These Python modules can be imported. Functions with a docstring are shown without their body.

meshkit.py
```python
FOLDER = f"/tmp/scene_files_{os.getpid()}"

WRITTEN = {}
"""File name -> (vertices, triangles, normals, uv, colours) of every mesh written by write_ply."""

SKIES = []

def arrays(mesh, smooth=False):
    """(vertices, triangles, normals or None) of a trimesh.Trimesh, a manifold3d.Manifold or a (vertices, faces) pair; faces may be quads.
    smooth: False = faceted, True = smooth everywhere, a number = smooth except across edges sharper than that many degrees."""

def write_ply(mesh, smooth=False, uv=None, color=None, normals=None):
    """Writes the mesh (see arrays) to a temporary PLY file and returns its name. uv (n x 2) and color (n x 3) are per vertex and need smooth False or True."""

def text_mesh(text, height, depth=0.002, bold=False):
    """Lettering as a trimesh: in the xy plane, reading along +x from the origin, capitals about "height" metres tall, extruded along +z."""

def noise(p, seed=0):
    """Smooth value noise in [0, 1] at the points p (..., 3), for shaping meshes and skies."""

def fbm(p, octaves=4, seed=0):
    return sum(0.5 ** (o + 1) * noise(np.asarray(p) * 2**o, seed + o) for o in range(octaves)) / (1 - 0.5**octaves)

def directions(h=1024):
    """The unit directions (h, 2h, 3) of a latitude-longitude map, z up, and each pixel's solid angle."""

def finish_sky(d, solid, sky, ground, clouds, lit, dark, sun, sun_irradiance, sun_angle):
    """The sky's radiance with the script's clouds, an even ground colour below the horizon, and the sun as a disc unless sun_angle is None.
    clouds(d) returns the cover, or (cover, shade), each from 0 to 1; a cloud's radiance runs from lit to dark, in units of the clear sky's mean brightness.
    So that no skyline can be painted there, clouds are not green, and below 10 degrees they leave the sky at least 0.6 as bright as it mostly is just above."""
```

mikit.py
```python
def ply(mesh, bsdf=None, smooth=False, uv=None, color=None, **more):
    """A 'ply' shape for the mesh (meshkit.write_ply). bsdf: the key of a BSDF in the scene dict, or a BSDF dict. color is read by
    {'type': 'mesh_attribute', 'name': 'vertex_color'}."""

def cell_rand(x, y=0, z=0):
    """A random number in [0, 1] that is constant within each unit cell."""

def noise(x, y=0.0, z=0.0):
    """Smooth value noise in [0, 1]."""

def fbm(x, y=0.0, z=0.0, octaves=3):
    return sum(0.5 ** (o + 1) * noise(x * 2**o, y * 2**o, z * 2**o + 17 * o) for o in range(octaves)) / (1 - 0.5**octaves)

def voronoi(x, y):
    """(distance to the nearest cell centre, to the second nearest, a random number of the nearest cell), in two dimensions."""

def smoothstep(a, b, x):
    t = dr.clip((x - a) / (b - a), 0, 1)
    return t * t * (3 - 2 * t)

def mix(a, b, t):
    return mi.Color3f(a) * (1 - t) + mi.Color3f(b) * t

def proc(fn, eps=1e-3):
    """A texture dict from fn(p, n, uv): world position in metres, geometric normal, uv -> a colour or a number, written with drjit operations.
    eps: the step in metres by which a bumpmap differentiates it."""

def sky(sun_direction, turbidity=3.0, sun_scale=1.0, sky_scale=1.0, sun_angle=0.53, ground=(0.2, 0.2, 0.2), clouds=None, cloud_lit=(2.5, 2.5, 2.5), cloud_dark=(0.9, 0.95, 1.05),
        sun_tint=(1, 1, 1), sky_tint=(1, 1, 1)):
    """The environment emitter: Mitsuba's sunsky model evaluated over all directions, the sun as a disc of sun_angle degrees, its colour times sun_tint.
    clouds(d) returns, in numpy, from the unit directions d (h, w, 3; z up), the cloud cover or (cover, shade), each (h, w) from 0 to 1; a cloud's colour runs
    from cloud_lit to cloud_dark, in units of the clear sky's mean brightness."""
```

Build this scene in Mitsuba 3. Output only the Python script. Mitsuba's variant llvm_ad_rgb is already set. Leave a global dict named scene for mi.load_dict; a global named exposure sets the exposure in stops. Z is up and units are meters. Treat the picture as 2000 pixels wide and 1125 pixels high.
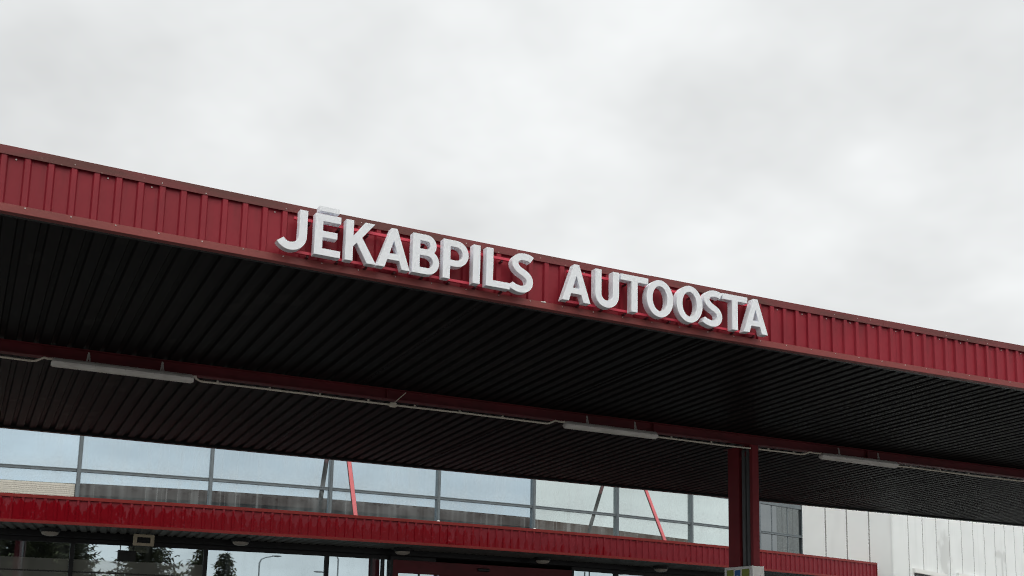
import math, random
import numpy as np, trimesh, drjit as dr, mitsuba as mi
import mikit, meshkit
from shapely.geometry import Polygon, LineString, box as sbox
from shapely.ops import unary_union
from shapely import affinity
from mitsuba import ScalarTransform4f as T

random.seed(7)
rng = np.random.default_rng(11)
scene, labels = {"type": "scene"}, {}

# ------------------------------------------------------------------ camera
F, CY = 2184.1, 897.1                      # focal length and principal row in pixels of the 2000 x 1125 photograph
YAW, PITCH, ROLL = [math.radians(a) for a in (26.242, 9.625, 1.242)]
fwd = np.array([math.sin(YAW) * math.cos(PITCH), math.cos(YAW) * math.cos(PITCH), math.sin(PITCH)])
r0 = np.array([math.cos(YAW), -math.sin(YAW), 0.0])
u0 = np.cross(r0, fwd)
up = -math.sin(ROLL) * r0 + math.cos(ROLL) * u0
EYE = np.array([0, 0, 1.6])
scene["camera"] = {"type": "perspective", "fov_axis": "x", "fov": math.degrees(2 * math.atan(1000 / F)), "near_clip": 0.05, "far_clip": 3000.0,
                   "principal_point_offset_x": 0.0, "principal_point_offset_y": -(CY - 562.5) / 1125,
                   "to_world": T().look_at(origin=EYE.tolist(), target=(EYE + fwd).tolist(), up=up.tolist())}

# ------------------------------------------------------------------ overcast sky with a veiled sun behind the camera
exposure = 1.95


def clouds(d):
    q = d / np.maximum(d[..., 2:3] + 0.25, 0.05)
    a = meshkit.fbm(q * [1.9, 1.9, 0.0] + [3.4, 7.1, 0.0], 5, 3)
    b = meshkit.fbm(q * [4.6, 4.6, 0.0] + [1.3, 2.2, 5.0], 5, 9)
    c = meshkit.fbm(q * [11.0, 11.0, 0.0] + [5.3, 0.2, 2.0], 4, 21)
    el = np.degrees(np.arcsin(np.clip(d[..., 2], -1, 1)))
    t = np.clip((el - 35) / 45, 0, 1)
    level = 0.865 + 0.26 * (a - 0.5) + 0.27 * (b - 0.5) + 0.12 * (c - 0.5)
    level = np.clip(level, 0.74, 1.0) * (1 + 0.45 * t * t * (3 - 2 * t))      # thicker light towards the zenith, as under any overcast
    return np.ones(d.shape[:2]), (1.5 - level) / (1.5 - 0.7)


SKY = 2.6
scene["sky"] = mikit.sky([-0.03, -0.75, 0.75], turbidity=4, sun_scale=0.30, sun_angle=60, sun_tint=(0.80, 0.93, 1.10), ground=(0.07, 0.07, 0.07), clouds=clouds,
                         cloud_lit=(1.47 * SKY, 1.5 * SKY, 1.5 * SKY), cloud_dark=(0.685 * SKY, 0.7 * SKY, 0.703 * SKY))

# ------------------------------------------------------------------ helpers


def key_for(name):
    if not any(k == name or k.startswith(name + "__") for k in scene):
        return name
    i = 1
    while any(k == f"{name}_{i:03d}" or k.startswith(f"{name}_{i:03d}__") for k in scene):
        i += 1
    return f"{name}_{i:03d}"


USED = {}


def thing(name, label, cat, group=None):
    n = USED.get(name, 0)
    USED[name] = n + 1
    k = name if n == 0 else f"{name}_{n:03d}"
    labels[k] = {"label": label, "category": cat}
    if group:
        labels[k]["group"] = group
    return k


def part(parent, name, mesh, mat, smooth=False, label=None, kind=None):
    full = f"{parent}__{name}"
    n = USED.get(full, 0)
    USED[full] = n + 1
    k = full if n == 0 else f"{full}_{n:03d}"
    if mesh is not None:
        scene[k] = mikit.ply(mesh, mat, smooth=smooth)
    if label or kind:
        labels[k] = {}
        if label:
            labels[k]["label"] = label
        if kind:
            labels[k]["kind"] = kind
    return k


def single(name, mesh, mat, label=None, cat=None, kind=None, smooth=False, group=None):
    n = USED.get(name, 0)
    USED[name] = n + 1
    k = name if n == 0 else f"{name}_{n:03d}"
    scene[k] = mikit.ply(mesh, mat, smooth=smooth)
    labels[k] = {}
    for a, b in (("label", label), ("category", cat), ("kind", kind), ("group", group)):
        if b:
            labels[k][a] = b
    return k


def box(x0, x1, y0, y1, z0, z1):
    b = trimesh.creation.box((x1 - x0, y1 - y0, z1 - z0))
    b.apply_translation(((x0 + x1) / 2, (y0 + y1) / 2, (z0 + z1) / 2))
    return b


def join(ms):
    return trimesh.util.concatenate(list(ms))


def cbox(x0, x1, y0, y1, z0, z1, c=0.006):
    """A box with chamfered edges."""
    pts = []
    for sx in (0, 1):
        for sy in (0, 1):
            for sz in (0, 1):
                X, Y, Z = (x0, x1)[sx], (y0, y1)[sy], (z0, z1)[sz]
                dx, dy, dz = (c, -c)[sx], (c, -c)[sy], (c, -c)[sz]
                pts += [(X + dx, Y + dy, Z), (X + dx, Y, Z + dz), (X, Y + dy, Z + dz)]
    return trimesh.convex.convex_hull(np.array(pts))


def frame_of(d):
    d = np.asarray(d, float) / np.linalg.norm(d)
    a = np.cross(d, [0, 0, 1.0])
    if np.linalg.norm(a) < 1e-3:
        a = np.cross(d, [0, 1.0, 0])
    a /= np.linalg.norm(a)
    return d, a, np.cross(d, a)


def bar(p, q, w, h):
    """A rectangular bar from p to q, w wide across, h in the other direction."""
    p, q = np.asarray(p, float), np.asarray(q, float)
    d, a, b = frame_of(q - p)
    v = np.array([e + sa * a * w / 2 + sb * b * h / 2 for e in (p, q) for sa, sb in ((-1, -1), (1, -1), (1, 1), (-1, 1))])
    return trimesh.convex.convex_hull(v)


def tube(pts, r, n=10):
    """A round tube through the points."""
    pts = np.asarray(pts, float)
    rings = []
    for i, p in enumerate(pts):
        d = pts[min(i + 1, len(pts) - 1)] - pts[max(i - 1, 0)]
        d, a, b = frame_of(d)
        t = np.arange(n) * 2 * np.pi / n
        rr = r[i] if np.ndim(r) else r
        rings.append(p + rr * (np.cos(t)[:, None] * a + np.sin(t)[:, None] * b))
    v = np.vstack(rings + [pts[:1], pts[-1:]])
    f = []
    m = len(pts)
    for i in range(m - 1):
        for j in range(n):
            k = (j + 1) % n
            f += [[i * n + j, i * n + k, (i + 1) * n + k], [i * n + j, (i + 1) * n + k, (i + 1) * n + j]]
    for j in range(n):
        k = (j + 1) % n
        f += [[m * n, k, j], [m * n + 1, (m - 1) * n + j, (m - 1) * n + k]]
    mesh = trimesh.Trimesh(v, f, process=False)
    if mesh.volume < 0:
        mesh.invert()
    return mesh


def lathe(prof, at, n=28):
    m = trimesh.creation.revolve(np.array(prof, float), sections=n)
    m.apply_translation(at)
    return m


def sheet(prof, tmap, ts=(0.0, 1.0), thick=0.0025):
    """Profiled sheet metal: prof is a polyline of (s, h); tmap(s, h, t) gives points. Closed, 'thick' deep along +h."""
    prof = np.asarray(prof, float)
    n, m = len(prof), len(ts)
    v = []
    for dh in (0.0, thick):
        for t in ts:
            v.append(tmap(prof[:, 0], prof[:, 1] + dh, np.full(n, t)))
    v = np.vstack(v)
    f = []
    idx = lambda l, j, i: l * m * n + j * n + i
    for j in range(m - 1):
        for i in range(n - 1):
            a, b, c, d = idx(0, j, i), idx(0, j, i + 1), idx(0, j + 1, i + 1), idx(0, j + 1, i)
            f += [[a, b, c], [a, c, d]]
            a, b, c, d = idx(1, j, i), idx(1, j, i + 1), idx(1, j + 1, i + 1), idx(1, j + 1, i)
            f += [[a, c, b], [a, d, c]]
    for i in range(n - 1):
        for j in (0, m - 1):
            a, b, c, d = idx(0, j, i), idx(0, j, i + 1), idx(1, j, i + 1), idx(1, j, i)
            f += [[a, c, b], [a, d, c]] if j == 0 else [[a, b, c], [a, c, d]]
    for j in range(m - 1):
        for i in (0, n - 1):
            a, b, c, d = idx(0, j, i), idx(0, j + 1, i), idx(1, j + 1, i), idx(1, j, i)
            f += [[a, b, c], [a, c, d]] if i == 0 else [[a, c, b], [a, d, c]]
    return trimesh.Trimesh(v, f, process=False)


# ------------------------------------------------------------------ materials
noise, fbm, sstep, mix = mikit.noise, mikit.fbm, mikit.smoothstep, mikit.mix


def mat(name, color, rough=0.5, two=True, **kw):
    b = {"type": "principled", "base_color": color if isinstance(color, dict) else {"type": "rgb", "value": list(color)}, "roughness": rough, "specular": 0.3, }
    b.update(kw)
    scene[name] = {"type": "twosided", "bsdf": b} if two else b
    return name


def streaky(base, dark, amount=0.5, sx=9.0, sz=0.7):
    def fn(p, n, uv):
        s = fbm(p.x * sx + p.y * 2.0, p.y * 1.3, p.z * sz, 3)
        g = fbm(p.x * 2.1, p.y * 2.1, p.z * 2.1 + 9, 3)
        return mix(base, dark, dr.clip(amount * (sstep(0.42, 0.72, s) * 0.6 + sstep(0.35, 0.75, g) * 0.4), 0, 1))
    return mikit.proc(fn)


def red_fn(p, n, uv):
    sh = mikit.cell_rand(dr.floor((p.x + 6.056) / 1.0), 4.0, 1.0)
    run = sstep(0.5, 0.78, fbm(p.x * 13.0, 0.0, p.z * 0.9, 3)) * sstep(5.5, 5.95, p.z)
    g = fbm(p.x * 1.6, 0.0, p.z * 1.8, 3)
    c = mix((0.280, 0.021, 0.035), (0.215, 0.017, 0.028), dr.clip(0.35 * sh + 0.6 * sstep(0.3, 0.7, g) - 0.1, 0, 1))
    return mix(c, (0.150, 0.020, 0.026), run * 0.55)


M_RED = mat("paint_red_sheet", mikit.proc(red_fn), 0.45, specular=0.2)


def flash_fn(p, n, uv):
    g = fbm(p.x * 1.4, p.y * 3, p.z * 9, 4)
    sp = noise(p.x * 34, p.y * 34, p.z * 34)
    patch = sstep(0.5, 0.62, fbm(p.x * 0.9 + 4, 0.0, 0.0, 3))
    c = mix((0.170, 0.038, 0.040), (0.105, 0.040, 0.034), sstep(0.35, 0.72, g) * 0.8)
    return mix(c, (0.42, 0.33, 0.28), sstep(0.87, 0.93, sp) * (0.25 + 0.75 * patch))


M_FLASH = mat("weathered_red_flashing", mikit.proc(flash_fn), 0.55)
M_TRIM = mat("red_trim", streaky((0.245, 0.050, 0.048), (0.19, 0.043, 0.04), 0.7, 1.3, 4.0), 0.45)


PW = (24.42 + 4.2) / 145


def wet_fn(p, n, uv):
    u = (p.x + 4.2) / PW + 0.5
    ci = dr.floor(u)
    fr = u - ci
    top = 4.275 - p.z
    # what has dried hangs from the top edge in tongues of uneven length that end in drips; the sheets to the right are drier
    dry_right = sstep(8.0, 17.0, p.x) * 0.42 + sstep(1.6, 5.0, p.x) * 0.12
    sc_ = 0.55 + 0.9 * fbm(p.x * 0.8, 3.0, 0.0, 3)
    r1, r2, r3 = mikit.cell_rand(ci, 3.0, 1.0), mikit.cell_rand(ci, 5.0, 2.0), mikit.cell_rand(ci, 7.0, 4.0)
    wob = fbm(p.x * 30, p.z * 13, 2.0, 4) - 0.5
    fr = fr + 0.35 * (fbm(p.x * 11, p.z * 9, 7.0, 3) - 0.5)
    e = dr.abs(fr - (0.42 + 0.16 * r3)) * 2.0
    L = 0.045 + 0.19 * r1 * r1 + 0.05 * r2 + dry_right
    reach = L * sc_ * dr.maximum(1.0 - e * (0.75 - 0.45 * sstep(9.0, 17.0, p.x)), 0.0) + (0.02 + 0.15 * r2 * r3) * dr.exp(-dr.square(e / 0.22)) + 0.19 * wob
    dry = sstep(-0.016, 0.016, reach - top)
    speck = sstep(0.74, 0.84, noise(p.x * 34, p.z * 26, 5.0)) * sstep(0.45, 0.6, noise(p.x * 4, p.z * 3, 1.0)) * 0.6
    return dr.clip(dry * (0.72 + 0.5 * wob) + speck, 0, 1)


def wet_col(p, n, uv):
    d = wet_fn(p, n, uv)
    g = fbm(p.x * 3, p.z * 4, 0.0, 3)
    return mix((0.215, 0.0028, 0.009), mix((0.245, 0.031, 0.044), (0.21, 0.022, 0.033), g), d)


def wet_rough(p, n, uv):
    return 0.22 + 0.28 * wet_fn(p, n, uv)


M_WET = mat("rain_streaked_red_sheet", mikit.proc(wet_col), mikit.proc(wet_rough), specular=0.22)
M_WTRIM = mat("wet_red_trim", streaky((0.25, 0.028, 0.026), (0.19, 0.024, 0.02), 0.8, 1.5, 3.0), 0.4)
M_STEEL = mat("dark_red_steel", streaky((0.135, 0.016, 0.022), (0.085, 0.014, 0.017), 0.8, 3.0, 3.0), 0.5)
M_COLUMN = mat("column_red_paint", streaky((0.205, 0.026, 0.033), (0.145, 0.022, 0.026), 0.6, 5.0, 1.0), 0.5, specular=0.15)
def soffit_fn(p, n, uv):
    sh = mikit.cell_rand(dr.floor((p.x + 6.056) / 1.0), 2.0, 9.0)
    g = fbm(p.x * 4.0, p.y * 0.6, 0.0, 4)
    spot = sstep(0.66, 0.80, fbm(p.x * 2.3, p.y * 1.6, 3.0, 4))
    c = mix((0.0100, 0.0092, 0.0098), (0.0150, 0.0138, 0.0148), dr.clip(0.4 * sh + 0.5 * (g - 0.1), 0, 1))
    return mix(c, (0.022, 0.020, 0.019), spot * 0.7)


M_SOFFIT = mat("dark_soffit_sheet", mikit.proc(soffit_fn), 0.42, specular=0.045)
M_SOFFIT2 = mat("entrance_soffit_sheet", (0.10, 0.10, 0.095), 0.45)
M_BLACK = mat("black_metal", (0.014, 0.014, 0.016), 0.4)
M_REARTRIM = mat("brown_rear_trim", streaky((0.215, 0.140, 0.112), (0.175, 0.116, 0.095), 0.6, 1.2, 1.0), 0.6)
M_ROOF = mat("grey_roof_sheet", (0.16, 0.155, 0.15), 0.7)


M_LETTER = mat("white_letter_acrylic", (0.835, 0.862, 0.91), 0.45, specular=0.15)
M_RETURN = mat("white_letter_return", (0.70, 0.69, 0.68), 0.45)
M_RAIL = mat("bright_red_rail", (0.60, 0.05, 0.085), 0.35)
M_BRACKET = mat("dark_bracket", (0.07, 0.015, 0.02), 0.5)
M_SCREW = mat("pale_screw_cap", (0.62, 0.58, 0.56), 0.35)
M_FRAME = mat("grey_window_frame", streaky((0.155, 0.185, 0.205), (0.12, 0.145, 0.16), 0.7, 6.0, 2.0), 0.4)
M_LAMP = mat("grey_lamp_plastic", streaky((0.76, 0.73, 0.70), (0.58, 0.55, 0.52), 0.6, 6.0, 6.0), 0.4)
M_LAMPTOP = mat("lamp_housing_grey", (0.42, 0.40, 0.38), 0.45)
M_CONDUIT = mat("beige_conduit", (0.74, 0.68, 0.58), 0.5)
M_PIPE = mat("grey_drain_pipe", streaky((0.10, 0.105, 0.11), (0.07, 0.072, 0.075), 0.6, 12, 1.0), 0.4)
M_DOME = mat("dome_glass_diffuser", (0.42, 0.38, 0.33), 0.3)
M_BEIGE = mat("beige_plastic", (0.50, 0.43, 0.31), 0.45)
M_TIE = mat("salmon_red_tie_paint", streaky((0.62, 0.15, 0.17), (0.52, 0.12, 0.13), 0.6, 6.0, 3.0), 0.4)
M_TIEBACK = mat("tie_rear_shade", (0.06, 0.052, 0.05), 0.6)  # dark tone standing for shade on the rear of the tie bars
M_GREYIN = mat("dark_interior", (0.06, 0.06, 0.058), 0.8)
M_BLIND = mat("grey_blind_cloth", streaky((0.74, 0.76, 0.70), (0.66, 0.68, 0.62), 0.7, 14.0, 0.8), 0.8)
M_LOUVRE = mat("cream_louvre", (0.62, 0.60, 0.54), 0.5)
M_SIGNW = mat("white_sign_board", (0.72, 0.72, 0.70), 0.35)
M_GREEN = mat("olive_green_print", mikit.proc(lambda p, n, uv: mix((0.17, 0.23, 0.03), (0.24, 0.28, 0.05), fbm(p.x * 60, p.y * 60, p.z * 60, 2))), 0.4)
M_BLUE = mat("blue_print", (0.02, 0.12, 0.33), 0.4)
M_PALEBLUE = mat("pale_blue_print", (0.30, 0.48, 0.65), 0.4)


def panel_fn(p, n, uv):
    q = (p.x - 25.0) * 0.911 + (p.y - 24.85) * 0.412          # along the cladding
    c = mix((0.80, 0.838, 0.845), (0.74, 0.775, 0.782), sstep(0.4, 0.75, fbm(p.x * 0.8, p.y * 0.8, p.z * 0.6, 4)) * 0.8)
    run = sstep(0.55, 0.8, fbm(q * 5.0, 1.0, p.z * 0.35, 3)) * 0.22
    c = mix(c, (0.62, 0.645, 0.648), run)

    def blob(a, b, ra, rb):
        d = dr.sqrt(dr.square((q - a) / ra) + dr.square((p.z - b) / rb)) + (fbm(q * 3.0, p.z * 3.0, 4.0, 3) - 0.5) * 1.3
        return sstep(1.15, 0.45, d)
    st = dr.maximum(dr.maximum(blob(4.7, 5.0, 0.7, 0.75), blob(10.6, 5.45, 0.55, 0.16)), dr.maximum(blob(11.3, 5.45, 0.26, 0.22), blob(11.0, 5.0, 0.10, 0.6)))
    return mix(c, (0.42, 0.43, 0.42), dr.clip(st, 0, 1) * 0.42)


M_PANEL = mat("white_metal_cladding", mikit.proc(panel_fn), 0.45)
M_GASKET = mat("grey_joint_gasket", (0.30, 0.305, 0.305), 0.7)
M_WHITE = mat("white_window_trim", (0.78, 0.79, 0.78), 0.4)
M_DARKGLASS = mat("dark_window_glass", (0.006, 0.006, 0.007), 0.5)
M_ASPHALT = mat("wet_asphalt", mikit.proc(lambda p, n, uv: mix((0.045, 0.045, 0.047), (0.085, 0.083, 0.080), fbm(p.x * 0.7, p.y * 0.7, 0.0, 4) * 0.7 + 0.3 * noise(p.x * 40, p.y * 40))), 0.35)
M_PAVE = mat("concrete_paving", mikit.proc(lambda p, n, uv: mix((0.21, 0.205, 0.195), (0.15, 0.148, 0.14), fbm(p.x * 1.3, p.y * 1.3, 0.0, 4))), 0.6)
M_KERB = mat("concrete_kerb", (0.22, 0.215, 0.20), 0.7)
M_BARK = mat("brown_bark", (0.06, 0.045, 0.033), 0.85)
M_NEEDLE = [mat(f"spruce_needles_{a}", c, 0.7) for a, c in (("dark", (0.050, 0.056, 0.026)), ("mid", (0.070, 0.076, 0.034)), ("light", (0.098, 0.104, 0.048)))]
M_POLE = mat("galvanised_pole", (0.42, 0.43, 0.44), 0.45)


def dirt_fn(p, n, uv):
    s = fbm(p.x * 7 + p.y * 3, p.y * 0.7, p.z * 0.30, 3)
    g = fbm(p.x * 1.5, p.y * 1.7, p.z * 1.6, 3)
    thin = sstep(0.80, 0.92, noise(p.x * 21.0, p.y * 2.0, p.z * 0.22)) * 0.16           # runs of washed-off dust
    foot = sstep(0.42, 0.0, dr.abs(p.z - 5.16)) * (0.25 + 0.5 * fbm(p.x * 3.0, 0.0, p.z * 5.0, 3))      # dust caught along the transom
    mott = sstep(0.5, 0.8, fbm(p.x * 12, 2.0, p.z * 10, 3)) * sstep(0.30, 0.05, dr.abs(p.z - 5.02)) * 0.12
    return dr.clip(0.03 + 0.11 * sstep(0.35, 0.75, s) + 0.09 * sstep(0.3, 0.7, g) + 0.7 * thin + 0.26 * foot - mott, 0, 0.6)


def low_dirt_fn(p, n, uv):
    return dr.clip(0.015 + 0.05 * sstep(0.45, 0.75, fbm(p.x * 9 + p.y * 3, p.y, p.z * 0.8, 3)), 0, 0.5)


def film_fn(p, n, uv):
    return 0.20 + 0.08 * fbm(p.x * 5, p.y * 2, p.z * 0.8, 3)


for nm, tint, wt, dfn in (("glass_clerestory", (0.53, 0.66, 0.745), 0.32, dirt_fn), ("glass_clerestory_grazing", (0.69, 0.785, 0.77), 0.32, dirt_fn), ("glass_ground_floor", (0.56, 0.66, 0.70), 0.34, low_dirt_fn), ("filmed_glass", (0.50, 0.58, 0.60), 0.0, film_fn), ("glass_grey", (0.235, 0.255, 0.262), 0.2, low_dirt_fn)):  # paler tint of the right-hand panes imitates stronger reflection at grazing angles
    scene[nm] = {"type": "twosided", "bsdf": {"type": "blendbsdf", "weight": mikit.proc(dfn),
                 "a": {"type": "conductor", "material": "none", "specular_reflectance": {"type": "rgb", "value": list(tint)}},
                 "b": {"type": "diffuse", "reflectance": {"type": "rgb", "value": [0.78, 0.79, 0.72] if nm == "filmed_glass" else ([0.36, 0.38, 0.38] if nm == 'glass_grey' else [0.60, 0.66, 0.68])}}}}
# ------------------------------------------------------------------ ground
G = 900.0
single("ground", (np.array([[-G, -G, 0], [G, -G, 0], [G, G, 0], [-G, G, 0]]), np.array([[0, 1, 2], [0, 2, 3]])), M_ASPHALT, kind="structure")
single("pavement", cbox(-30, 60, 12.6, 24.2, -0.1, 0.14, 0.01), M_PAVE, kind="structure")
single("kerb", cbox(-30, 60, 12.45, 12.597, -0.1, 0.13, 0.015), M_KERB, kind="structure")

# ------------------------------------------------------------------ big platform canopy
YF, YB = 10.66, 20.5                       # front edge, rear edge
XA, XB = -6.0, 30.0
ZB0, ZT0 = 5.402, 6.031                    # bottom and top of the front edge
YBEAM = 15.0


def sag(x):
    t = np.clip(np.asarray(x, float) / 13.4, 0, 1)
    return -0.045 * 4 * t * (1 - t)


def zsoff(x, y):
    y = np.asarray(y, float)
    fade = np.clip((YBEAM - y) / (YBEAM - YF), 0, 1)
    return 5.415 + (5.13 - 5.415) * (y - YF) / (YB - YF) + sag(x) * fade


def warp(m):
    """Let a front-edge mesh follow the sag of the canopy edge."""
    m = m.copy()
    m.vertices[:, 2] += sag(m.vertices[:, 0])
    return m


canopy = thing("platform_canopy", "long flat-roofed bus platform canopy with dark red ribbed fascia and black corrugated underside", "canopy")


def ribs(s0, n, pitch, foot, top, h, over=0.0):
    """(s, depth) polyline of n trapezoid ribs that rise by h towards -depth."""
    w_ = lambda: float(rng.normal(0, 0.0012))
    out = [(s0, 0.0)]
    for i in range(n):
        a = s0 + i * pitch + pitch / 2
        out += [(a - foot / 2, w_()), (a - top / 2, -h + w_() * .7), (a + top / 2, -h + w_() * .7), (a + foot / 2, w_())]
    out.append((s0 + n * pitch + over, 0.0))
    return out


X0 = 0.044 - 0.1                            # so that ribs stand at 0.044 + 0.2 k
k0 = -30
for i in range(36):
    xs = X0 + (k0 + 5 * i) * 0.2
    jit = rng.normal(0, 0.003)
    prof = ribs(xs, 5, 0.2, 0.075 + rng.normal(0, 0.004), 0.047 + rng.normal(0, 0.003), 0.030)
    part(canopy, "fascia_sheet", sheet(prof, lambda s, h, t, j=jit: np.c_[s, 10.697 + j * 0.4 + h, 5.44 + 0.545 * t + sag(s)], thick=0.002), M_RED)

# top flashing in lengths of about 3.6 m, each lapped 2 mm over the last; under-lip closes it behind the ribs
cuts = [-6.0, -3.1, 0.55, 3.62, 7.05, 10.7, 14.2, 17.8, 21.4, 25.0, 30.0]
for i in range(len(cuts) - 1):
    a, b = cuts[i], cuts[i + 1] + 0.04
    e = 0.0022 * (i % 2)
    lift = 0.012 if cuts[i] >= 7.0 else 0.0
    mm = []
    xs = np.linspace(a, b, 8)
    prof = np.array([(10.66 - e, 5.945), (10.66 - e, 6.026 + lift * 0.3), (10.664 - e, 6.031 + lift * 0.3), (10.98, 6.055 + e), (10.98, 6.03 + e), (10.67, 6.018), (10.6645, 5.945)])
    v = np.vstack([np.c_[np.full(len(prof), x), prof[:, 0], prof[:, 1] + sag(x)] for x in xs])
    n = len(prof)
    f = []
    for j in range(len(xs) - 1):
        for q in range(n):
            q2 = (q + 1) % n
            f += [[j * n + q, (j + 1) * n + q2, j * n + q2], [j * n + q, (j + 1) * n + q, (j + 1) * n + q2]]
    f += [[0, q, q + 1] for q in range(1, n - 1)] + [[(len(xs) - 1) * n, (len(xs) - 1) * n + q + 1, (len(xs) - 1) * n + q] for q in range(1, n - 1)]
    part(canopy, "top_flashing", trimesh.Trimesh(v, f, process=False), M_FLASH, label="weathered brown-red metal cap with lichen spots along the top edge")
    prof = np.array([(10.6585 - e, ZB0 + 0.003), (10.6585 - e, 5.478), (10.668, 5.482), (10.668, ZB0 + 0.012), (10.74, ZB0 + 0.012), (10.74, ZB0), (10.6605 - e, ZB0)])
    v = np.vstack([np.c_[np.full(len(prof), x), prof[:, 0], prof[:, 1] + sag(x)] for x in xs])
    n = len(prof)
    f = []
    for j in range(len(xs) - 1):
        for q in range(n):
            q2 = (q + 1) % n
            f += [[j * n + q, j * n + q2, (j + 1) * n + q2], [j * n + q, (j + 1) * n + q2, (j + 1) * n + q]]
    part(canopy, "bottom_trim", trimesh.Trimesh(v, f, process=False), M_TRIM)

sc = []
for k in range(-2, 75):
    x = 0.044 + 0.2 * k
    z = sag(x)
    if rng.random() < 0.5 and (k % 2):
        sc.append((x + rng.normal(0, .006), 10.6575, 5.972 + z + rng.normal(0, .01), 0.0058))
    if k % 2 == 0 and rng.random() < 0.85:
        sc.append((x + 0.1, 10.692, 5.921 + z, 0.0085))
    if k % 2 == 1:
        sc.append((x + rng.normal(0, .005), 10.656, 5.462 + z, 0.0068))
ms = []
for x, y, z, r in sc:
    s = trimesh.creation.icosphere(1, r)
    s.vertices[:, 1] *= 0.6
    s.apply_translation((x, y, z))
    ms.append(s)
part(canopy, "screw_caps", join(ms), M_SCREW, smooth=True, kind="stuff")

ms = []
for x, r_ in ((5.585, 0.010), (5.615, 0.014)):
    m = trimesh.creation.icosphere(1, r_)
    m.vertices *= [1.6, 0.5, 0.8]
    m.apply_translation((x, 10.656, 5.476 + float(sag(x)) + 0.0))
    ms.append(m)
part(canopy, "sealant_blobs", join(ms), M_SCREW, smooth=True, kind="stuff")

# soffit sheets, 1 m wide, pans down, grooves up
for i in range(36):
    xs = X0 + (k0 + 5 * i) * 0.2
    prof = [(s, -h) for s, h in ribs(xs, 5, 0.2, 0.088 + rng.normal(0, .003), 0.056, 0.035)]
    dz = rng.normal(0, 0.0025)
    part(canopy, "soffit_sheet", sheet(prof, lambda s, h, t, d=dz: np.c_[s, 10.75 + (20.44 - 10.75) * t, zsoff(s, 10.75 + 9.69 * t) + 0.004 + d + h], ts=(0, 0.22, 0.44, 1.0)), M_SOFFIT)
part(canopy, "edge_angle", join([warp(box(XA + 1.2 * i, XA + 1.2 * (i + 1), 10.742, 10.80, ZB0 + 0.004, ZB0 + 0.010)) for i in range(30)]), M_BLACK)
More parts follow.
